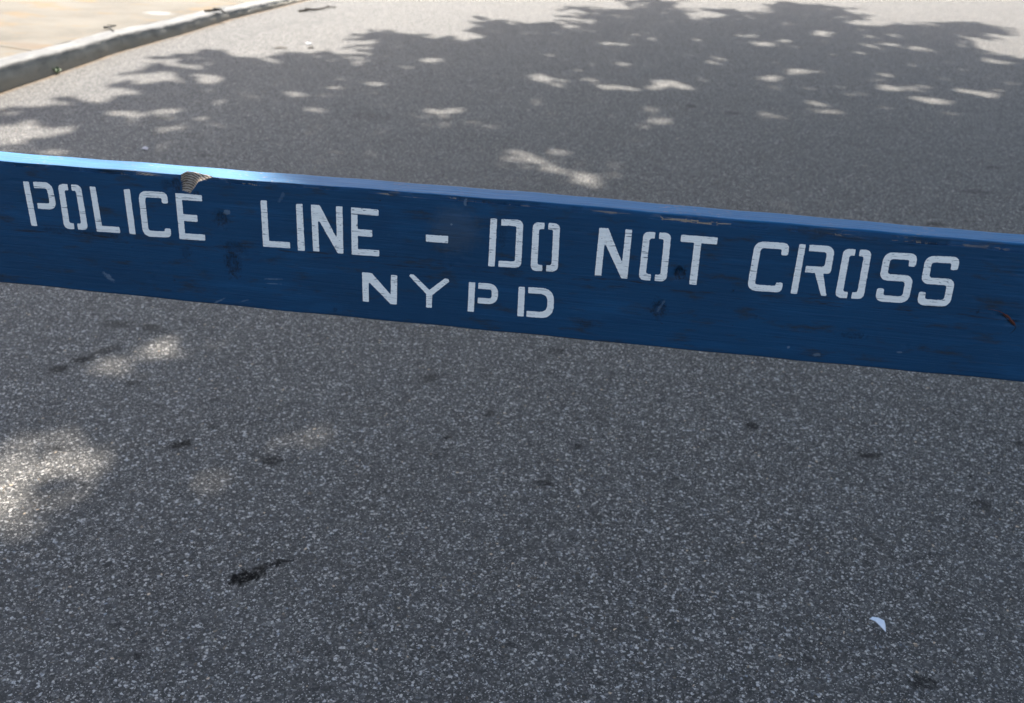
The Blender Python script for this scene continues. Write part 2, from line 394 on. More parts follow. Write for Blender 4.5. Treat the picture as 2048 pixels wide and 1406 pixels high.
def paint_nodes(t, co, white):
    """weathered paint over softwood; white=True for the stencilled letters"""
    X = t.xyz(co)
    grain = t.noise(t.vmath('MULTIPLY', co, (9, 320, 320)), 1.0, 4, .6)
    grain2 = t.noise(t.vmath('MULTIPLY', co, (26, 700, 700)), 1.0, 3, .6)
    lowf = t.noise(t.vmath('MULTIPLY', co, (3, 9, 9)), 1.0, 4, .6)
    brush = t.noise(t.vmath('MULTIPLY', co, (60, 14, 14)), 1.0, 3, .6)
    blue = t.mix(t.step(lowf, .3, .72), (.0072, .051, .116), (.0078, .042, .093))
    blue = t.mix(t.step(brush, .5, .75, 0, .35), blue, (.012, .048, .105))
    blue = t.mix(t.step(grain, .53, .68, 0, .5), blue, (.006, .034, .085))
    grime = t.noise(t.vmath('MULTIPLY', co, (14, 55, 55)), 1.0, 5, .68)
    blue = t.mix(t.step(grime, .52, .70, 0, .75), blue, (.022, .026, .030))
    blue = t.mix(t.step(t.noise(t.vmath('MULTIPLY', co, (5, 34, 34)), 1.0, 5, .65), .50, .70, 0, .55), blue, (.010, .068, .155))
    blue = t.mix(t.step(t.noise(t.vmath('MULTIPLY', co, (110, 200, 200)), 1.0, 3, .6), .68, .75, 0, .85), blue, (.012, .012, .014))
    blue = t.mix(t.step(t.noise(t.vmath('MULTIPLY', co, (38, 420, 420)), 1.0, 3, .65), .66, .73, 0, .45), blue, (.05, .10, .16))
    zc = t.math('ADD', X[2], .098)                          # a grubby band along the foot of the big letters
    band = t.math('MULTIPLY', t.step(t.math('ABSOLUTE', zc), .016, .003), t.step(t.noise(t.vmath('MULTIPLY', co, (16, 120, 200)), 1.0, 4, .7), .52, .66))
    blue = t.mix(t.math('MULTIPLY', band, .75), blue, (.018, .016, .016))
    if white:
        wcol = t.mix(t.step(lowf, .3, .7), (.84, .79, .72), (.90, .85, .775))
        wcol = t.mix(t.step(grain, .45, .7, 0, .35), wcol, (.62, .605, .58))
        wcol = t.mix(t.math('MULTIPLY', band, .35), wcol, (.22, .20, .18))
        w1 = t.step(grain2, .59, .66); w2 = t.step(t.noise(t.vmath('MULTIPLY', co, (24, 80, 80)), 1.0, 4, .65), .45, .60)
        worn = t.math('MULTIPLY', w1, w2)
        w3 = t.math('MULTIPLY', t.step(t.noise(t.vmath('MULTIPLY', co, (130, 500, 500)), 1.0, 3, .6), .60, .69), t.step(lowf, .40, .58))
        worn = t.math('MAXIMUM', worn, t.math('MULTIPLY', w3, .75))
        colr = t.mix(worn, wcol, t.mix(.5, blue, (.05, .045, .04)))
    else:
        colr = blue
        kn = t.noise(co, 170, 4, .65)
        def spot(x, z, a, b, ang, namp=1.5):
            A = math.radians(ang); ca, sa = math.cos(A), math.sin(A)
            p = t.vmath('SUBTRACT', co, (x, 0, z))
            du = t.math('DIVIDE', t.vmath('DOT_PRODUCT', p, (ca, 0, sa)), a)
            dv = t.math('DIVIDE', t.vmath('DOT_PRODUCT', p, (-sa, 0, ca)), b)
            return t.math('MULTIPLY_ADD', t.math('SUBTRACT', kn, .5), namp, t.vmath('LENGTH', t.comb(du, dv, 0)))
        kd_ = t.new('ShaderNodeAttribute', attribute_name='knot').outputs['Fac']
        kk_ = t.new('ShaderNodeAttribute', attribute_name='knot_k').outputs['Fac']
        tot = t.math('MULTIPLY', t.step(t.math('MULTIPLY_ADD', t.math('SUBTRACT', kn, .5), 2.2, t.math('SUBTRACT', 3.0, kd_)), 1.15, .5), kk_)
        ringn = t.noise(t.vmath('MULTIPLY', co, (330, 60, 200)), 1.0, 4, .7)
        ring = t.math('MULTIPLY', t.math('SINE', t.math('MULTIPLY_ADD', kd_, 9.0, t.math('MULTIPLY', ringn, 9.0))), .5)
        tot = t.math('MULTIPLY', tot, t.math('MULTIPLY_ADD', t.step(ringn, .38, .62), .75, t.math('MULTIPLY_ADD', ring, .35, .2)), clamp=True)
        colr = t.mix(tot, colr, (.006, .010, .018))
        for (x, z, a, b, ang, k) in SCUFF:
            colr = t.mix(t.step(spot(x, z, a, b, ang, 2.6), 1.1, .6, 0, k * .6), colr, (.26, .31, .36))
        haze = t.step(spot(-.085, -.045, .040, .040, 0, 1.0), 1.1, .4, 0, .16)
        colr = t.mix(haze, colr, (.14, .12, .08))
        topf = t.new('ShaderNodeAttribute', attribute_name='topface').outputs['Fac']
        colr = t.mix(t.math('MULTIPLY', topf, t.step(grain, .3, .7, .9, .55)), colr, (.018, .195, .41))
        # bare wood: the broken notch, worn arrises, flecks on the top edge
        at = t.new('ShaderNodeAttribute', attribute_name='bare').outputs['Fac']
        edge = t.new('ShaderNodeAttribute', attribute_name='edge').outputs['Fac']
        topf = t.new('ShaderNodeAttribute', attribute_name='topface').outputs['Fac']
        en = t.noise(t.vmath('MULTIPLY', co, (15, 260, 260)), 1.0, 4, .6)
        el = t.noise(t.vmath('MULTIPLY', co, (7, 2, 2)), 1.0, 2, .5)
        ew = t.math('MULTIPLY', edge, t.math('MULTIPLY', t.step(en, .53, .61), t.step(el, .44, .58)))
        tn = t.noise(t.vmath('MULTIPLY', co, (75, 420, 420)), 1.0, 3, .6)
        tw = t.math('MULTIPLY', topf, t.math('MULTIPLY', t.step(tn, .62, .67), t.step(el, .47, .60)))
        wood = t.math('MAXIMUM', t.math('MAXIMUM', at, ew), tw)
        wv = t.new('ShaderNodeTexWave', wave_type='BANDS', bands_direction='Z')
        cw = t.vmath('ADD', co, t.comb(0, 0, t.math('MULTIPLY', t.math('POWER', t.math('ADD', X[0], .472), 2.0), 4.5)))
        t.put(wv.inputs['Vector'], cw); wv.inputs['Scale'].default_value = 105; wv.inputs['Distortion'].default_value = 3.0; wv.inputs['Detail Scale'].default_value = 2.5
        wv.inputs['Detail'].default_value = 2
        wc = t.mix(t.step(wv.outputs['Fac'], .15, .6), (.06, .042, .031), (.36, .28, .215))
        wc = t.mix(t.step(tn, .4, .7, 0, .5), wc, (.42, .30, .18))
        colr = t.mix(wood, colr, wc)
        # dirt line under the bottom arris
        low = t.new('ShaderNodeAttribute', attribute_name='low').outputs['Fac']
        colr = t.mix(t.math('MULTIPLY', low, t.step(en, .42, .55)), colr, (.10, .065, .03))
    nb = t.bump(grain, .55, .0014)
    nb = t.bump(grain2, .18, .0005, nb)
    rough = t.math('MULTIPLY_ADD', grain2, .25, .55 if white else .38)
    return t.out(colr, rough, nb, .3 if white else .17)

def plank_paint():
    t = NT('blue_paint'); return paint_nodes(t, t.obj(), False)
def letter_paint():
    t = NT('white_stencil_paint'); return paint_nodes(t, t.obj(), True)
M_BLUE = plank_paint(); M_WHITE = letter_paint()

def plank_mesh():
    TH = .046; L = 1.83; HB = .190
    st = sorted(set(np.round(np.concatenate([np.arange(-L, -.85, .04), np.arange(-.85, .85, .0025), np.arange(-.480, -.412, .0008), np.arange(.85, L + .001, .04)]), 5)))
    st = np.array(st)
    ztop = np.interp(st, [-1.2, -.73, -.36, -.012, .274, .637, 1.2], [-.0025, -.0023, -.0001, .0022, .0006, -.0008, -.001]) + .0003 * np.sin(st * 21) + .0003 * np.sin(st * 57 + 1)
    rad = np.interp(st, [-.8, -.2, .2, .8], [.0035, .0035, .0065, .0085]) + .0006 * np.sin(st * 31)
    zb = np.interp(st, [-.77, -.375, 0, .3, .686], [-.1885, -.1907, -.1903, -.1906, -.1898]) + .0004 * np.sin(st * 43)
    fr = np.concatenate([np.linspace(0, .82, 50), np.linspace(.82, 1, 36)[1:]])   # front rows, bottom to top
    arc = np.linspace(0, math.pi / 2, 9)[1:]
    topy = np.linspace(0, 1, 16)[1:]
    P = []; edge = []; topf = []; low = []
    rows = []
    for x, zt, r, b in zip(st, ztop, rad, zb):
        prof = []
        for q in fr:
            z = b + .002 + (zt - r - b - .002) * q
            prof.append((0, z, 1.0 if z > zt - r - .0012 else 0.0, 0, 0))
        for a in arc:
            w = 1.0 if a < .55 else .35 * max(0, 1 - (a - .55))
            prof.append((r - r * math.cos(a), zt - r + r * math.sin(a), w, max(0, (a - .9) / .67), 0))
        rb = .003
        for q in topy:
            prof.append((r + (TH - r - rb) * q, zt, .0, 1, 0))
        for a in arc[1::2]:
            prof.append((TH - rb + rb * math.sin(a), zt - rb + rb * math.cos(a), .4, 1 if a < .8 else 0, 0))
        for q in np.linspace(0, 1, 6)[1:]:
            prof.append((TH, zt - rb + (b + .002 - zt + rb) * q, 0, 0, 0))
        prof.append((TH - .002, b, 0, 0, 0)); prof.append((.002, b, 0, 0, 1)); prof.append((.0006, b + .0007, 0, 0, 1))
        rows.append(prof)
    K = len(rows[0]); n = len(st)
    A = np.array(rows)                                     # n,K,5  -> y,z,edge,top,low
    Xg = np.repeat(st[:, None], K, 1); Y = A[:, :, 0].copy(); Z = A[:, :, 1].copy()
    bare = np.zeros_like(Y)
    # broken out notch in the top front arris
    zbot = np.interp(st, [-.4675, -.4668, -.462, -.4555, -.4535, -.449, -.443, -.434, -.420], [0, -.0225, -.0240, -.0262, -.0225, -.0170, -.0085, -.0050, 0])
    dmax = np.interp(st, [-.4675, -.466, -.455, -.445, -.432, -.418], [0, .0175, .0160, .0115, .0065, 0])
    for i in range(n):
        if dmax[i] <= 1e-5: continue
        k = np.clip((Z[i] - zbot[i] - ztop[i]) / (-zbot[i] + 1e-6), 0, 1)
        D = dmax[i] * np.power(k, .75) + np.where(k > 0, .0014 * (1 if dmax[i] > .002 else 0), 0) + np.where(k > .02, .0004 * np.sin(Z[i] * 3600 + st[i] * 300), 0)
        mfr = (Y[i] < D) & (Z[i] > ztop[i] + zbot[i]) & (Y[i] < .03)
        Y[i][mfr] = D[mfr]; bare[i][mfr & (k > .02)] = 1
        A[i, mfr, 2] = 0; A[i, mfr, 3] = 0
    # crushed fibres left of the notch, nail hole, knots, gouges
    def dent(x0, z0, rx, rz, d, p=2.0):
        q = np.sqrt(((Xg - x0) / rx) ** 2 + ((Z - z0) / rz) ** 2)
        wv = 1 + .25 * np.sin(Xg * 2900) * np.sin(Z * 2300)
        g = np.clip(1 - q, 0, 1) ** (1 / p) * d * wv
        mk = (Y < .004) & (q < 1); Y[mk] += g[mk]
    dent(.218, -.0775, .0055, .0065, .007); dent(.216, -.083, .012, .008, .0018, 1)
    dent(-.413, -.060, .010, .014, .0022, 1); dent(-.403, -.128, .010, .022, .0020, 1); dent(-.398, -.102, .016, .010, .0015, 1); dent(.197, -.133, .011, .013, .0016, 1)
    dent(-.09, -.0985, .003, .002, .002); dent(-.476, -.012, .010, .013, .0016, 1); dent(-.486, -.02, .008, .008, .001, 1)
    dent(.640, -.0975, .016, .0022, .003); dent(.650, -.106, .009, .003, .003)
    for _ in range(60):
        x0 = random.uniform(-.8, .8); z0 = random.uniform(-.18, -.012)
        dent(x0, z0, random.uniform(.004, .02), random.uniform(.0015, .004), random.uniform(.0004, .0009), 1)
    # chips out of the arrises
    for _ in range(80):
        x0 = random.uniform(-.8, .8); wdt = random.uniform(.003, .022); d = random.uniform(.0006, .0026)
        mk = (np.abs(Xg - x0) < wdt) & (A[:, :, 2] > .2) & (Y < .006)
        Y[mk] += d; Z[mk] -= d * .6
    V = np.stack([Xg, Y, Z], -1).reshape(-1, 3)
    I = np.arange(n * K).reshape(n, K)
    I2 = np.roll(I, -1, axis=1)
    F = np.stack([I[:-1], I[1:], I2[1:], I2[:-1]], -1).reshape(-1, 4)
    faces = [tuple(q) for q in F.tolist()] + [tuple(I[0].tolist()), tuple(I[-1][::-1].tolist())]
    me = bpy.data.meshes.new('plank'); me.from_pydata(V.tolist(), [], faces); me.update()
    me.polygons.foreach_set('use_smooth', [True] * (len(faces) - 2) + [False, False])
    knot = np.zeros_like(Y); knot_k = np.zeros_like(Y)
    for (x, z, a, b, k) in KNOTS:
        d = np.clip(3 - np.hypot((Xg - x) / a, (Z - z) / b), 0, 3)
        knot_k = np.where(d > knot, k, knot_k); knot = np.maximum(knot, d)
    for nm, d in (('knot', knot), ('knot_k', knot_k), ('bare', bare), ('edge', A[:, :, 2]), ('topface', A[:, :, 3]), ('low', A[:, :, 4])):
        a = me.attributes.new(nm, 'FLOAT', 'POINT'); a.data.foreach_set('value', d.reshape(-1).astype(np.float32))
    bm = bmesh.new(); bm.from_mesh(me); bmesh.ops.recalc_face_normals(bm, faces=bm.faces); bm.to_mesh(me); bm.free()
    return me

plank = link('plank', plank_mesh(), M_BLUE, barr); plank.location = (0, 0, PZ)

# stencilled letters: glyphs in millimetres, then fitted to the place each one has on the plank
T = 8.8
def g_I(w, h): return [[(0, 0, 1), (w, 0, 1), (w, h, 1.2), (0, h, 1.2)]]
def g_L(w, h): return [[(0, 0, 1), (w, 0, 1.2), (w, T, 1), (T, T, 1), (T, h, 1.2), (0, h, 1.2)]]
def g_E(w, h): return [[(0, 0, 1), (w, 0, 1.2), (w, T, 1), (T, T, .8), (T, .41*h, .8), (.76*w, .41*h, 1), (.76*w, .555*h, 1), (T, .555*h, .8), (T, h-T, .8), (w, h-T, 1), (w, h, 1.2), (0, h, 1)]]
def g_O(w, h):
    c = w / 2; g = 2.7
    a = [(c-g, h, 1), (0, h, 11), (0, 0, 11), (c-g, 0, 1), (c-g, T, 1), (T, T, 4), (T, h-T, 4), (c-g, h-T, 1)]
    return [a, [(w - x, y, r) for x, y, r in reversed(a)]]
def g_P(w, h, b=.40, R=11, gap=6.5):
    x = T + gap
    return [g_I(T, h)[0], [(x, h, 1), (w, h, R), (w, b*h, R), (x, b*h, 1), (x, b*h+T*.95, 1), (w-T, b*h+T*.95, 4), (w-T, h-T, 4), (x, h-T, 1)]]
def g_D(w, h, R=8, Ri=2.5, gap=6.0):
    x = T + gap
    return [g_I(T, h)[0], [(x, h, 1), (w, h, R), (w, 0, R), (x-1, 0, 1), (x-1, T, 1), (w-T, T, Ri), (w-T, h-T, Ri), (x, h-T, 1)]]
def g_C(w, h): return [[(w, .755*h, 2.5), (w, h, 10), (0, h, 11.5), (0, 0, 11.5), (w, 0, 9), (w, .20*h, 2), (w-T, .20*h, 2), (w-T, T, 2), (T, T, 4.5), (T, h-T, 4.5), (w-T, h-T, 2), (w-T, .755*h, 2.5)]]
def g_N(w, h): return [[(0, 0, 1), (T, 0, 1), (T, .655*h, 1.5), (T+2.2, .655*h, 1.5), (.815*w, 0, 1.5), (w, 0, 1), (w, h, 1.2), (w-T, h, 1.2), (w-T, .315*h, 1), (.275*w, h, 1.5), (0, h, 1)]]
def g_T(w, h): return [[(.375*w, 0, 1), (.57*w, 0, 1), (.57*w, h-9.6, 1), (w, h-9.6, 1.2), (w, h, 1.2), (0, h, 1.2), (0, h-9.6, 1.2), (.375*w, h-9.6, 1)]]
def g_R(w, h):
    x = .29 * w
    return [g_I(T*.93, h)[0], [(x, h, 1), (w, h, 11), (w, .45*h, 12), (.80*w, .45*h, 1), (w, 0, 1), (.85*w, 0, 1), (.57*w, .45*h, 1), (x, .45*h, 1), (x, .45*h+T, 1), (w-T, .45*h+T, 4), (w-T, h-T, 4), (x, h-T, 1)]]
def g_S(w, h):
    return [[(w, .74*h, 3), (w, h, 11), (0, h, 11), (0, .435*h, 10), (w-T, .435*h, 4), (w-T, T, 4), (T, T, 3), (T, .27*h, 2.5), (0, .27*h, 2.5), (0, 0, 11), (w, 0, 11), (w, .565*h, 10), (T, .565*h, 4), (T, h-T, 4), (w-T, h-T, 3), (w-T, .74*h, 2.5)]]
def g_Y(w, h): return [[(.43*w, 0, 1), (.575*w, 0, 1), (.575*w, .41*h, 1), (w, .92*h, 1.5), (.96*w, h, 1.5), (.88*w, h, 1.5), (.505*w, .57*h, 1), (.115*w, h, 1.5), (.02*w, h, 1.5), (.0, .95*h, 1.5), (.43*w, .43*h, 1)]]
GL = {'P': g_P, 'O': g_O, 'L': g_L, 'I': g_I, 'C': g_C, 'E': g_E, 'N': g_N, '-': g_I, 'D': g_D, 'T': g_T, 'R': g_R, 'S': g_S,
      'n': g_N, 'y': g_Y, 'p': lambda w, h: g_P(w, h, .31, 14, 4.6), 'd': lambda w, h: g_D(w, h, 17, 10, 4.8)}
PLACED = [  # glyph, top left, top right, bottom right, bottom left in mm on the plank's face
 ('P', (-701, -29), (-658, -27), (-656, -93), (-700, -94)), ('O', (-649, -28), (-615, -27), (-614, -93), (-650, -94)), ('L', (-602, -28), (-569, -28), (-566, -93), (-601, -94)),
 ('I', (-552, -28), (-543, -27), (-543, -93), (-552, -93)), ('C', (-531, -28), (-489, -27), (-490, -93), (-532, -95)), ('E', (-477, -27), (-439, -27), (-440, -93), (-478, -94)),
 ('L', (-355, -27), (-317, -26), (-317, -93), (-356, -94)), ('I', (-305, -28), (-296, -27), (-296, -95), (-306, -95)), ('N', (-284, -27), (-240, -26), (-241, -94), (-284, -94)),
 ('E', (-228, -26), (-190, -26), (-190, -93), (-229, -94)), ('-', (-125, -55.5), (-94, -55), (-94, -65), (-124.5, -65.5)),
 ('D', (-37, -25), (7, -23.5), (7, -91.5), (-38, -93)), ('O', (20, -25), (56, -24), (57, -92), (20, -94)), ('N', (108, -25), (151, -24), (151, -93), (107, -93)),
 ('O', (166, -25), (202, -24), (203, -92), (166, -93)), ('T', (215, -25), (262, -24.5), (264, -93), (215, -93)),
 ('C', (310, -25), (354, -24), (354, -93), (309, -94)), ('R', (366, -24), (411, -23), (412, -92), (366, -93)), ('O', (422, -25), (457, -24), (459, -92), (423, -93)),
 ('S', (473, -25), (514, -23.5), (516, -92), (474, -93)), ('S', (524, -25), (566, -23), (568, -92), (527, -93)),
 ('n', (-215, -119), (-165, -119), (-166, -163), (-215, -163)), ('y', (-148, -115.5), (-91, -117), (-92, -163), (-148, -163)),
 ('p', (-64, -119), (-23, -118), (-23, -163), (-65, -163)), ('d', (5, -119), (54, -117), (55, -162), (5, -163))]

def fillet(poly):
    out = []; n = len(poly)
    for i in range(n):
        p = np.array(poly[i][:2], float); r = poly[i][2]
        a = np.array(poly[i-1][:2], float) - p; b = np.array(poly[(i+1) % n][:2], float) - p
        la, lb = np.hypot(*a), np.hypot(*b); a /= la; b /= lb
        cosx = max(-.999, min(.999, a @ b)); th = math.acos(cosx)
        d = min(r / math.tan(th / 2), la * .49, lb * .49) if r > 0 else 0
        p0, p1 = p + a * d, p + b * d
        k = max(2, int(r * 1.1) + 1)
        for s in np.linspace(0, 1, k + 1):
            out.append((1-s)**2 * p0 + 2*s*(1-s) * (p * .86 + (p0 + p1) * .07) + s**2 * p1)
    # points every ~1.6 mm with a slightly ragged stencil edge
    res = []; n = len(out)
    for i in range(n):
        p, q = out[i], out[(i+1) % n]; L = np.hypot(*(q - p)); k = max(1, int(L / 1.6))
        for s in range(k): res.append(p + (q - p) * s / k)
    return [p + rng.normal(0, .13, 2) for p in res]

def letter(g, tl, tr, br, bl):
    tl, tr, br, bl = (np.array(q, float) for q in (tl, tr, br, bl))
    w = .5 * (np.hypot(*(tr - tl)) + np.hypot(*(br - bl))); h = .5 * (np.hypot(*(tl - bl)) + np.hypot(*(tr - br)))
    bm = bmesh.new()
    for poly in GL[g](w, h):
        pts = []
        for p in fillet(poly):
            u, vv = p[0] / w, p[1] / h
            pts.append((bl * (1-u) + br * u) * (1-vv) + (tl * (1-u) + tr * u) * vv)
        n = len(pts)
        cv, ce, cf, *_ = delaunay_2d_cdt([Vector(p) for p in pts], [], [list(range(n))], 1, 1e-5)
        fr_ = [bm.verts.new((p[0] / 1000, -.0004, p[1] / 1000)) for p in cv]
        for q in cf: bm.faces.new([fr_[i] for i in q])
        fe = [e for e in bm.edges if e.is_boundary and abs(e.verts[0].co.y + .0004) < 1e-6]
        ex = bmesh.ops.extrude_edge_only(bm, edges=fe)
        for v_ in ex['geom']:
            if isinstance(v_, bmesh.types.BMVert): v_.co.y = .0003
    bmesh.ops.recalc_face_normals(bm, faces=bm.faces)
    me = bpy.data.meshes.new('letter'); bm.to_mesh(me); bm.free()
    o = link('hyphen' if g == '-' else 'letter', me, M_WHITE, plank)
    o['label'] = 'white stencilled hyphen' if g == '-' else 'white stencilled letter ' + g.upper()
for a in PLACED: letter(*a)

# reddish split in the wood at the right of the plank
M_RED = simple('red_split_wood', (.085, .022, .013), .8, .5, 300); M_BLACK = simple('black_crack', (.008, .008, .010), .9, .3, 200)
def strip(name, pts, wid, y, mat, parent, lab=None):
    V = []; F = []
    n = len(pts)
    for i, (x, z) in enumerate(pts):
        a = np.array(pts[min(i+1, n-1)]) - np.array(pts[max(i-1, 0)]); a = a / np.hypot(*a); nn = np.array([-a[1], a[0]])
        w = wid[i] / 2
        for s, yy in ((1, .0006), (0, y), (-1, .0006)):
            V.append(((x + nn[0] * s * w) / 1000, yy, (z + nn[1] * s * w) / 1000))
        V.append((x / 1000, .004, z / 1000))
    for i in range(n - 1):
        for q in range(4):
            a = i*4; F.append((a + q, a + (q+1) % 4, a + 4 + (q+1) % 4, a + 4 + q))
    F.append((0, 3, 2, 1)); F.append(tuple(4*(n-1) + q for q in range(4)))
    o = link(name, pydata(name, V, F), mat, parent)
    if lab: o['label'] = lab
    return o
strip('wood_split', [(616, -90), (622, -90.5), (629, -91.5), (635, -93.5), (641, -97), (647, -102), (652, -106.5), (655, -109.5)], [.5, 1.2, 1.6, 2.4, 3.4, 3.6, 3.0, 1.2], -.0004, M_RED, plank, 'reddish split in the blue paint')
strip('crack', [(627, -93.6), (634, -95.6), (640, -99.4), (646, -104.4), (652, -109.2), (656, -111.5), (655.5, -115), (653, -119), (650.5, -121.5)], [.4, .9, 1.0, 1.1, 1.5, 2.0, 1.8, 1.2, .5], -.00045, M_BLACK, plank)

# A-frame ends that carry the plank, outside the frame
M_LEG = simple('blue_leg_paint', (.009, .062, .20), .5, .3, 30)
def beam(name, p0, p1, w, d, parent, mat):
    p0, p1 = Vector(p0), Vector(p1); z = (p1 - p0); L = z.length; q = z.to_track_quat('Z', 'Y')
    bm = bmesh.new(); bmesh.ops.create_cube(bm, size=1.0)
    bmesh.ops.scale(bm, vec=(w, d, L), verts=bm.verts)
    bmesh.ops.bevel(bm, geom=list(bm.edges), offset=.003, segments=2, affect='EDGES')
    for v_ in bm.verts: v_.co = q @ v_.co + (p0 + p1) / 2
    me = bpy.data.meshes.new(name); bm.to_mesh(me); bm.free()
    return link(name, me, mat, parent)
for s in (-1.58, 1.58):
    beam('leg', (s - .021, -.33, 0.0), (s - .021, .085, 1.04), .04, .09, barr, M_LEG)
    beam('leg', (s + .021, .376, 0.0), (s + .021, -.039, 1.04), .04, .09, barr, M_LEG)
    beam('crossbar', (s + .066, -.20, .28), (s + .066, .246, .28), .045, .09, barr, M_LEG)
    beam('crossbar', (s + .066, -.06, .755), (s + .066, .106, .755), .045, .09, barr, M_LEG)

# ------------------------------------------------------------------ street tree whose shade falls over the road
EDGE = [(-2.6, 4.86), (-2.51, 4.91), (-2.35, 5.05), (-2.46, 5.1), (-2.32, 5.35), (-2.58, 5.46), (-2.47, 5.58), (-2.7, 5.56), (-2.89, 5.46), (-2.92, 5.5), (-2.75, 5.66), (-2.67, 5.83), (-2.49, 5.89), (-2.41, 6.1), (-2.34, 6.26), (-2.53, 6.4), (-2.4, 6.51), (-1.98, 6.58), (-1.88, 6.84), (-2.25, 6.92), (-2.61, 7.05), (-2.39, 7.18), (-2.55, 7.48), (-2.38, 7.63), (-1.98, 7.48), (-2.05, 7.26), (-1.72, 7.38), (-1.77, 7.57), (-1.53, 7.78), (-1.29, 7.49), (-1.08, 7.58), (-1.24, 7.82), (-1.05, 8.03), (-1.28, 8.32), (-1.17, 8.48), (-1.35, 8.83), (-1.21, 8.96), (-0.91, 8.91), (-0.8, 8.72), (-0.57, 8.78), (-0.34, 8.8), (-0.31, 9.09), (-0.52, 9.32), (-0.29, 9.49), (-0.52, 9.9), (-0.31, 9.92), (-0.06, 9.72), (0.22, 10.08), (0.48, 10.11), (0.26, 9.77), (0.42, 9.55), (0.62, 9.82), (0.52, 10.07), (0.79, 10.5), (0.43, 10.51), (0.77, 10.68), (0.49, 11.24), (0.83, 11.15), (1.57, 11.62), (1.16, 11.91), (1.46, 12.26), (1.68, 12.1), (1.52, 11.53), (1.63, 10.97), (1.55, 10.64), (1.88, 10.8), (2.2, 11.22), (1.99, 11.53), (2.2, 11.63), (2.4, 11.49), (2.58, 11.29), (2.86, 11.72), (2.88, 12.16), (3.03, 12.64), (3.17, 12.57), (3.26, 12.45), (3.47, 12.52), (3.64, 12.35), (3.64, 11.71), (3.66, 11.48), (3.27, 11.26), (3.53, 10.73), (3.85, 11.01), (4.17, 11.11), (4.2, 10.88), (4.56, 11.42), (4.98, 11.49), (4.93, 11.01), (4.46, 10.45), (4.08, 10.08), (4.2, 9.97), (4.2, 9.63), (4.04, 9.32), (4.29, 9.38), (4.42, 9.16),
        (5.4, 9.6), (7.0, 9.4), (9.0, 8.2), (10.4, 6.0), (10.6, 3.0), (9.4, 0.2), (7.0, -2.0), (3.6, -3.4), (0.8, -3.6), (-1.6, -2.7), (-3.0, -1.0), (-3.5, 1.2), (-3.3, 3.2), (-2.9, 4.3)]
SPOTS = [(-0.87, 7.46, 0.088, 0.066), (-0.72, 7.81, 0.106, 0.107), (-1.01, 6.84, 0.069, 0.084), (0.75, 8.98, 0.142, 0.111), (0.47, 8.28, 0.072, 0.063), (0.9, 9.25, 0.065, 0.078), (0.78, 8.05, 0.085, 0.045), (0.09, 7.31, 0.089, 0.138), (0.21, 7.12, 0.074, 0.072), (0.45, 7.33, 0.077, 0.076), (0.66, 7.08, 0.1, 0.131), (0.99, 7.27, 0.116, 0.201), (1.14, 7.19, 0.064, 0.049), (0.88, 6.48, 0.139, 0.076), (0.82, 6.14, 0.121, 0.083), (0.7, 5.96, 0.043, 0.052), (-0.46, 6.15, 0.106, 0.083), (-0.37, 5.84, 0.051, 0.034), (-0.81, 5.11, 0.088, 0.047), (0.04, 5.13, 0.064, 0.066), (0.24, 5.3, 0.047, 0.056), (0.32, 4.86, 0.096, 0.085), (0.35, 4.72, 0.094, 0.072), (0.15, 5.46, 0.029, 0.045), (1.05, 9.59, 0.051, 0.104), (1.54, 9.44, 0.068, 0.071), (-0.35, 8.1, 0.055, 0.053), (1.56, 9.45, 0.068, 0.081), (2.09, 9.79, 0.107, 0.088), (2.17, 9.34, 0.17, 0.101), (2.38, 9.59, 0.088, 0.085), (2.39, 9.27, 0.051, 0.06), (2.88, 10.17, 0.17, 0.143), (2.68, 10.76, 0.07, 0.092), (3.35, 10.13, 0.095, 0.096), (3.39, 9.67, 0.109, 0.11), (3.17, 9.53, 0.053, 0.214), (3.65, 10.27, 0.136, 0.087), (3.62, 9.47, 0.161, 0.128), (2.94, 9.11, 0.085, 0.078), (4.08, 8.99, 0.155, 0.139), (1.61, 8.47, 0.091, 0.083), (1.5, 8.25, 0.067, 0.079), (1.87, 8.38, 0.061, 0.041), (2.06, 8.39, 0.092, 0.041), (2.18, 8.05, 0.147, 0.123), (1.85, 7.7, 0.112, 0.113), (1.82, 7.32, 0.053, 0.064), (1.34, 7.49, 0.067, 0.066), (1.14, 7.19, 0.077, 0.074), (2.85, 8.08, 0.075, 0.063), (2.71, 7.86, 0.058, 0.06), (2.74, 7.53, 0.098, 0.083), (2.95, 7.63, 0.071, 0.1), (3.29, 8.03, 0.06, 0.048), (3.22, 7.64, 0.057, 0.058), (3.37, 7.49, 0.141, 0.127), (2.87, 7.15, 0.134, 0.128), (3.01, 7.12, 0.067, 0.051), (2.0, 6.87, 0.075, 0.081), (2.02, 6.63, 0.085, 0.092), (1.59, 6.44, 0.099, 0.092), (2.36, 7.21, 0.066, 0.051), (3.84, 8.32, 0.063, 0.069), (3.76, 7.99, 0.046, 0.048), (3.56, 7.66, 0.058, 0.059), (-2.29, 5.69, 0.084, 0.094), (-2.1, 5.79, 0.057, 0.065), (-2.46, 5.8, 0.057, 0.053), (-2.01, 6.41, 0.063, 0.062), (-1.84, 6.08, 0.111, 0.056), (-1.7, 6.25, 0.062, 0.049), (-1.25, 6.01, 0.081, 0.09), (-1.41, 6.39, 0.053, 0.04), (-2.38, 5.17, 0.094, 0.066), (-1.9, 5.4, 0.081, 0.046), (-1.26, 1.90, 0.11, 0.17), (-1.17, 2.09, 0.05, 0.05), (-1.24, 2.6, 0.075, 0.032), (-1.14, 2.72, 0.03, 0.02), (-0.57, 2.22, 0.022, 0.010), (-0.5, 2.39, 0.018, 0.015)]

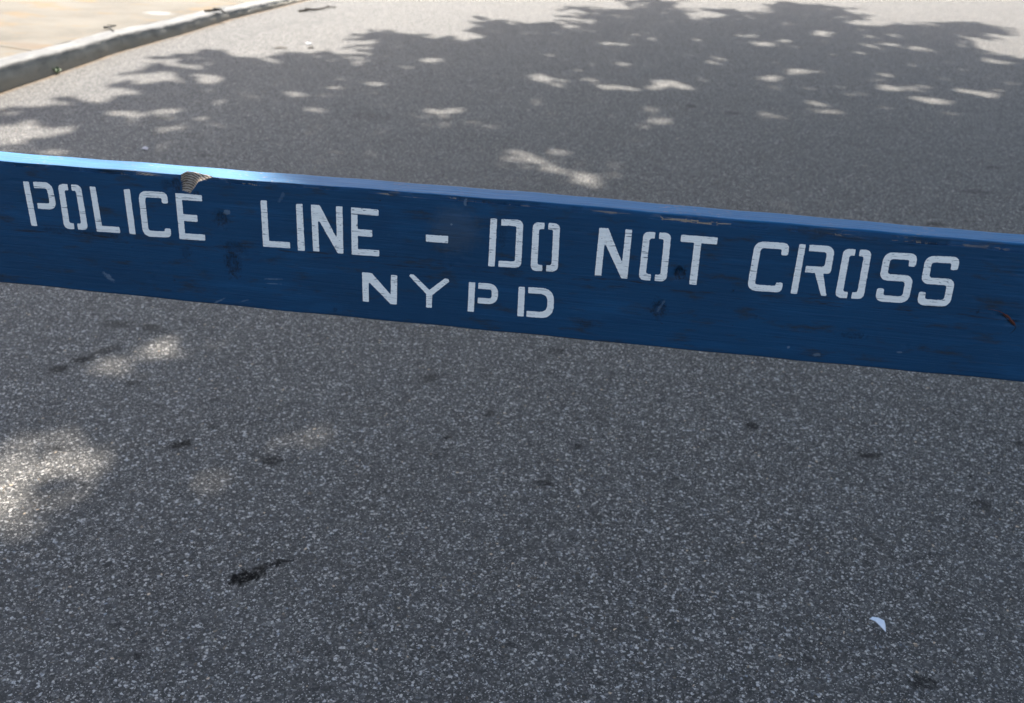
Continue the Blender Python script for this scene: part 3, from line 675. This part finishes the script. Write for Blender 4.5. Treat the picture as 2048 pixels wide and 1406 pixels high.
def inside(poly, P):
    poly = np.array(poly); x, y = P[:, 0], P[:, 1]; r = np.zeros(len(P), bool); j = len(poly) - 1
    for i in range(len(poly)):
        xi, yi = poly[i]; xj, yj = poly[j]
        c = ((yi > y) != (yj > y)) & (x < (xj - xi) * (y - yi) / (yj - yi + 1e-12) + xi); r ^= c; j = i
    return r

TRUNK = np.array([7.75, 11.0])
def crown_leaves(N):
    """leaves spread through the crown; gaps in it let sun flecks through"""
    G = np.stack([rng.uniform(-3.6, 10.7, N), rng.uniform(-3.8, 12.8, N)], 1)
    G = G[inside(EDGE, G)]
    G = np.concatenate([G, np.stack([rng.uniform(-2.4, 2.6, 26000), rng.uniform(.7, 4.3, 26000)], 1)])
    g0 = np.array([3.4, 4.2]); r = np.clip(np.hypot((G[:, 0] - g0[0]) / 7.4, (G[:, 1] - g0[1]) / 8.6), 0, 1)
    H = 8.2 - 1.9 * r ** 2 + rng.uniform(-1, 1, len(G)) * (2.2 * np.sqrt(np.clip(1 - r ** 2, 0, 1)) + .4)
    keep = np.ones(len(G), bool)
    near = (G[:, 1] > 4.2)
    holes = [(x, y, a + .014, b + .014) for x, y, a, b in SPOTS if y > 3.2]
    holes.append((-1.235, 1.86, .10, .17)); holes.append((-1.23, 2.61, .055, .025))
    hr = np.random.default_rng(5)
    for _ in range(120):                                   # many small gaps in the far part of the crown
        holes.append((hr.uniform(.2, 4.6), hr.uniform(6.4, 10.8), hr.uniform(.04, .07), hr.uniform(.04, .07)))
    for _ in range(45):
        holes.append((hr.uniform(-2.3, 1.0), hr.uniform(5.0, 8.4), hr.uniform(.04, .07), hr.uniform(.04, .065)))
    E_ = np.array(EDGE[:96]); seg = np.hypot(*(E_[1:] - E_[:-1]).T); cum = np.concatenate([[0], np.cumsum(seg)])
    def on_edge(n):
        t_ = hr.uniform(0, cum[-1], n); return np.stack([np.interp(t_, cum, E_[:, 0]), np.interp(t_, cum, E_[:, 1])], 1)
    for p in on_edge(170):                                 # nibbled rim
        q = p + hr.normal(0, .14, 2); holes.append((q[0], q[1], hr.uniform(.05, .13), hr.uniform(.04, .09)))
    for x, y, a, b in holes:
        ph = x * 7 + y * 3; rot = math.sin(ph * 5) * .8; cr_, sr_ = math.cos(rot), math.sin(rot)
        dx, dy = G[:, 0] - x, G[:, 1] - y
        sel = np.nonzero((np.abs(dx) < .5) & (np.abs(dy) < .5))[0]
        u, w_ = dx[sel] * cr_ + dy[sel] * sr_, -dx[sel] * sr_ + dy[sel] * cr_
        th = np.arctan2(w_, u); q = 1 + .35 * np.sin(2 * th + ph) + .3 * np.sin(3 * th + 2 * ph)
        keep[sel] &= ~(((u / a) ** 2 + (w_ / b) ** 2 < q) & (rng.uniform(0, 1, len(sel)) < .985))
    for x, y, a, b, p in ((-1.20, 1.90, .32, .42, .90), (-1.13, 2.14, .18, .17, .88), (-1.19, 2.64, .27, .15, .92), (-1.04, 2.78, .16, .10, .90), (-.57, 2.23, .20, .12, .83), (-.45, 2.45, .18, .17, .83),
                          (-.33, 2.72, .17, .15, .82), (-.68, 2.03, .16, .12, .80), (.30, 4.85, .34, .30, .6), (.05, 5.15, .25, .2, .6), (-.45, 5.9, .3, .3, .6), (-2.0, 5.6, .5, .45, .62), (-1.3, 6.6, .5, .4, .5)):
        q = ((G[:, 0] - x) / a) ** 2 + ((G[:, 1] - y) / b) ** 2
        keep &= rng.uniform(0, 1, len(G)) > p * np.exp(-q ** 2.5)
    # the gap through which sun reaches the left end of the plank's top edge (1 m above the road)
    Q = G + SH * SHIFT * 1.0
    c, s = math.cos(PSI), math.sin(PSI)
    lx = Q[:, 0] * c + (Q[:, 1] - 1.2616) * s; ly = -Q[:, 0] * s + (Q[:, 1] - 1.2616) * c
    gap = (lx > -1.4) & (lx < -.27 + rng.uniform(-.06, .06, len(G))) & (np.abs(ly - .02) < .10)
    keep &= ~gap
    G, H = G[keep], H[keep]
    G = G + rng.normal(0, .02, G.shape)
    tw = []; th_ = []                                      # leafy twig ends that reach out of the rim
    for p in on_edge(420):
        a_ = hr.uniform(0, 6.28); L_ = hr.uniform(.06, .34); n_ = int(3 + L_ * 30); h_ = 8.2 - 1.9 * min(1, np.hypot((p[0] - 3.4) / 7.4, (p[1] - 4.2) / 8.6)) ** 2 + hr.uniform(-.5, .5)
        for k in range(n_):
            f_ = hr.uniform(0, 1); tw.append(p + np.array([math.cos(a_), math.sin(a_)]) * L_ * f_ + hr.normal(0, .022, 2)); th_.append(h_ + hr.normal(0, .05))
    G = np.concatenate([G, np.array(tw)]); H = np.concatenate([H, np.array(th_)])
    P = G + SH * SHIFT * H[:, None]
    return np.column_stack([P, H])

def leaves_mesh(P):
    n = len(P)
    nrm = rng.normal(0, .55, (n, 3)) + np.array([SH[0] * .35, SH[1] * .35, 1.0]); nrm /= np.linalg.norm(nrm, axis=1)[:, None]
    a = rng.normal(0, 1, (n, 3)); a -= nrm * np.sum(a * nrm, 1)[:, None]; a /= np.linalg.norm(a, axis=1)[:, None]
    b = np.cross(nrm, a)
    L = rng.uniform(.042, .078, n)[:, None]; Wd = L * rng.uniform(.75, .95, n)[:, None]
    shape = [(-1, 0), (-.35, .8), (.2, .62), (1, 0), (.2, -.62), (-.35, -.8)]
    V = np.stack([P + a * L * u + b * Wd * w_ + nrm * (.15 * L * abs(w_)) for u, w_ in shape], 1).reshape(-1, 3)
    base = np.arange(n)[:, None] * 6
    me = bpy.data.meshes.new('crown')
    me.vertices.add(n * 6); me.vertices.foreach_set('co', V.reshape(-1).astype(np.float32))
    idx = (base + np.array([[0, 1, 2, 3, 0, 3, 4, 5]])).reshape(-1)
    me.loops.add(n * 8); me.loops.foreach_set('vertex_index', idx.astype(np.int32))
    me.polygons.add(n * 2); me.polygons.foreach_set('loop_start', np.arange(0, n * 8, 4, dtype=np.int32))
    me.update(calc_edges=True); me.validate()
    return me

def leaf_material():
    t = NT('leaf'); n = t.noise(t.obj(), 1.8, 3, .6)
    c = t.mix(n, (.035, .085, .018), (.075, .13, .03))
    t.out(c, .5, None, .4)
    tr = t.new('ShaderNodeBsdfTranslucent'); tr.inputs[0].default_value = (.10, .17, .03, 1)
    mx = t.new('ShaderNodeMixShader'); mx.inputs[0].default_value = .22
    t.l.new(t.bsdf.outputs[0], mx.inputs[1]); t.l.new(tr.outputs[0], mx.inputs[2])
    t.l.new(mx.outputs[0], t.n['Material Output'].inputs[0])
    return t.mat

def limb(bm, pts, rads, seg=10):
    rings = []
    for i, p in enumerate(pts):
        p = Vector(p); d = (Vector(pts[min(i+1, len(pts)-1)]) - Vector(pts[max(i-1, 0)])).normalized(); q = d.to_track_quat('Z', 'Y')
        rings.append([bm.verts.new(p + q @ Vector((math.cos(k*2*math.pi/seg), math.sin(k*2*math.pi/seg), 0)) * rads[i] * (1 + .06 * math.sin(k * 3 + i))) for k in range(seg)])
    for i in range(len(rings) - 1):
        for k in range(seg):
            bm.faces.new((rings[i][k], rings[i][(k+1) % seg], rings[i+1][(k+1) % seg], rings[i+1][k]))
    bm.faces.new(list(reversed(rings[0]))); bm.faces.new(rings[-1])

tree = bpy.data.objects.new('street_tree', None); col.objects.link(tree)
tree['label'] = 'leafy street tree whose dappled shadow covers the road'; tree['category'] = 'tree'
tree.location = (TRUNK[0], TRUNK[1], .10)
M_BARK = simple('bark', (.13, .11, .085), .9, .45, 14); M_LEAF = leaf_material()
bm = bmesh.new()
tp = [(0, 0, -.2), (.01, 0, .25), (-.03, .0, 1.3), (-.12, -.02, 2.8), (-.32, -.04, 4.3), (-.55, -.1, 5.6)]
limb(bm, tp, [.34, .25, .21, .19, .17, .15], 14)
me = bpy.data.meshes.new('trunk'); bm.to_mesh(me); bm.free(); link('trunk', me, M_BARK, tree)
LP = crown_leaves(340000)
rel = LP - np.array([TRUNK[0], TRUNK[1], .10])
for k in range(11):
    tgt = rel[rng.integers(len(rel))] if k > 4 else None
    while tgt is None or np.hypot(tgt[0], tgt[1]) < 2.5: tgt = rel[rng.integers(len(rel))]
    s = Vector(tp[4 if k % 2 else 5]); e = Vector(tgt * .92)
    mid = s.lerp(e, .45) + Vector((0, 0, .6))
    b_ = bmesh.new(); pts = [s, s.lerp(mid, .5) + Vector((0, 0, .2)), mid, mid.lerp(e, .5) + Vector((0, 0, .1)), e]
    limb(b_, pts, [.10, .075, .05, .03, .012], 8)
    for q in range(4):
        st_ = pts[2].lerp(pts[4], .2 + .2 * q); en = st_ + Vector((random.uniform(-1.2, 1.2), random.uniform(-1.2, 1.2), random.uniform(-.1, .7)))
        limb(b_, [st_, st_.lerp(en, .5) + Vector((0, 0, .08)), en], [.022, .014, .006], 6)
    m_ = bpy.data.meshes.new('branch'); b_.to_mesh(m_); b_.free(); link('branch', m_, M_BARK, tree)
cm = leaves_mesh(rel)
link('crown', cm, M_LEAF, tree)

# ------------------------------------------------------------------ litter
M_PAPER = simple('white_paper', (.78, .79, .82), .7, .06, 200, .3)
def thick(me, t):
    bm = bmesh.new(); bm.from_mesh(me); bmesh.ops.solidify(bm, geom=list(bm.faces), thickness=t); bmesh.ops.recalc_face_normals(bm, faces=bm.faces); bm.to_mesh(me); bm.free(); return me
V = [(.84 * x, .84 * y, .84 * z) for x, y, z in ((0, 0, .004), (.008, .0025, .009), (.020, -.003, .012), (.0325, -.012, .011), (.0335, -.022, .006), (.0285, -.044, .0015), (.0215, -.022, .0012), (.0135, -.0055, .002))]
link('paper_scrap', thick(pydata('paper_scrap', V, [(0, 1, 7), (1, 2, 7), (2, 3, 6, 7), (3, 4, 5, 6)]), .0004), M_PAPER,
     label='folded white paper scrap lying alone on the dark asphalt', cat='paper').location = (.778, 1.646, 0)

def flake(name, loc, sx, sy, mat, label, cat, rot=0, lift=.006, group=None):
    """a small curled fragment"""
    n = 9; V = [(0, 0, lift * .6)]
    for k in range(n):
        a = k * 2 * math.pi / n; rr = 1 + .3 * math.sin(k * 2.3 + loc[0] * 9)
        V.append((math.cos(a) * sx * rr, math.sin(a) * sy * rr, .001 + lift * abs(math.sin(a * 1.0 + .6))))
    me = thick(pydata(name, V, [(0, 1 + k, 1 + (k + 1) % n) for k in range(n)]), .0008)
    o = link(name, me, mat, label=label, cat=cat, group=group); o.location = loc; o.rotation_euler = (0, 0, rot); return o
M_PINK = simple('pale_litter', (.66, .60, .60), .7, .1, 90); M_BROWN = simple('dry_leaf', (.045, .03, .018), .8, .4, 50); M_DARK = simple('dark_debris', (.022, .02, .018), .85, .4, 50)
flake('litter_scrap', (-1.92, 4.97, .001), .016, .022, M_PINK, 'small pale scrap on shaded asphalt just behind the left end of the plank', 'litter', .2)
flake('litter_scrap', (-1.75, 8.25, .001), .018, .03, M_PAPER, 'tiny white scrap on the sunlit road near the kerb', 'litter', .9)
flake('dry_leaf', (-1.93, 8.00, .001), .05, .03, M_BROWN, 'dark curled leaf on sunlit road left of the tiny white scrap', 'leaf', .3)
flake('dry_leaf', (-1.70, 8.08, .001), .035, .022, M_BROWN, 'small dark leaf on sunlit road just nearer than the tiny white scrap', 'leaf', 1.2)

def twig(name, pts, r, mat, label, cat='twig'):
    bm = bmesh.new(); limb(bm, pts, [r * q for q in np.linspace(1, .5, len(pts))], 6)
    for i in range(1, len(pts) - 1, 2):
        p = Vector(pts[i]); limb(bm, [p, p + Vector((random.uniform(-.05, .05), random.uniform(.02, .06), .008)), p + Vector((random.uniform(-.08, .08), random.uniform(.05, .1), .006))], [r * .6, r * .5, r * .25], 5)
    me = bpy.data.meshes.new(name); bm.to_mesh(me); bm.free()
    return link(name, me, mat, label=label, cat=cat)
twig('fallen_twig', [(-2.20, 9.98, .008), (-2.12, 10.05, .016), (-2.05, 10.16, .01), (-1.98, 10.26, .018), (-1.92, 10.40, .008)], .011, M_BROWN, 'brown broken twig lying on the sunlit road beside the far kerb')
zk = kerb_h(9.2)
twig('kerb_twig', [(-2.84, 9.10, zk + .012), (-2.76, 9.13, zk + .022), (-2.71, 9.17, zk + .02), (-2.66, 9.12, zk + .006)], .012, M_DARK, 'short black twig on top of the far kerb')
zk = kerb_h(7.75)
twig('kerb_twig', [(-3.22, 7.83, zk + .016), (-3.17, 7.80, zk + .022), (-3.10, 7.70, zk + .012)], .009, M_DARK, 'short black twig on the sidewalk edge beside the kerb joint')

def sprout(loc):
    bm = bmesh.new()
    for k in range(14):
        a = random.uniform(0, 6.28); L = random.uniform(.02, .05); w_ = .006
        d = Vector((math.cos(a), math.sin(a), 0)); s_ = Vector((-d.y, d.x, 0)) * w_
        p1 = d * L * .5 + Vector((0, 0, L * .8)); p2 = d * L + Vector((0, 0, L * .6))
        vs = [bm.verts.new(q) for q in (Vector((0, 0, 0)), p1 + s_, p2, p1 - s_)]
        bm.faces.new(vs)
    me = bpy.data.meshes.new('weed'); bm.to_mesh(me); bm.free()
    o = link('weed', me, simple('weed_green', (.07, .13, .03), .6, .3, 60), label='tiny green weed sprouting at the foot of the kerb', cat='weed'); o.location = loc
sprout((kerb_x(6.68) + .012, 6.68, 0))
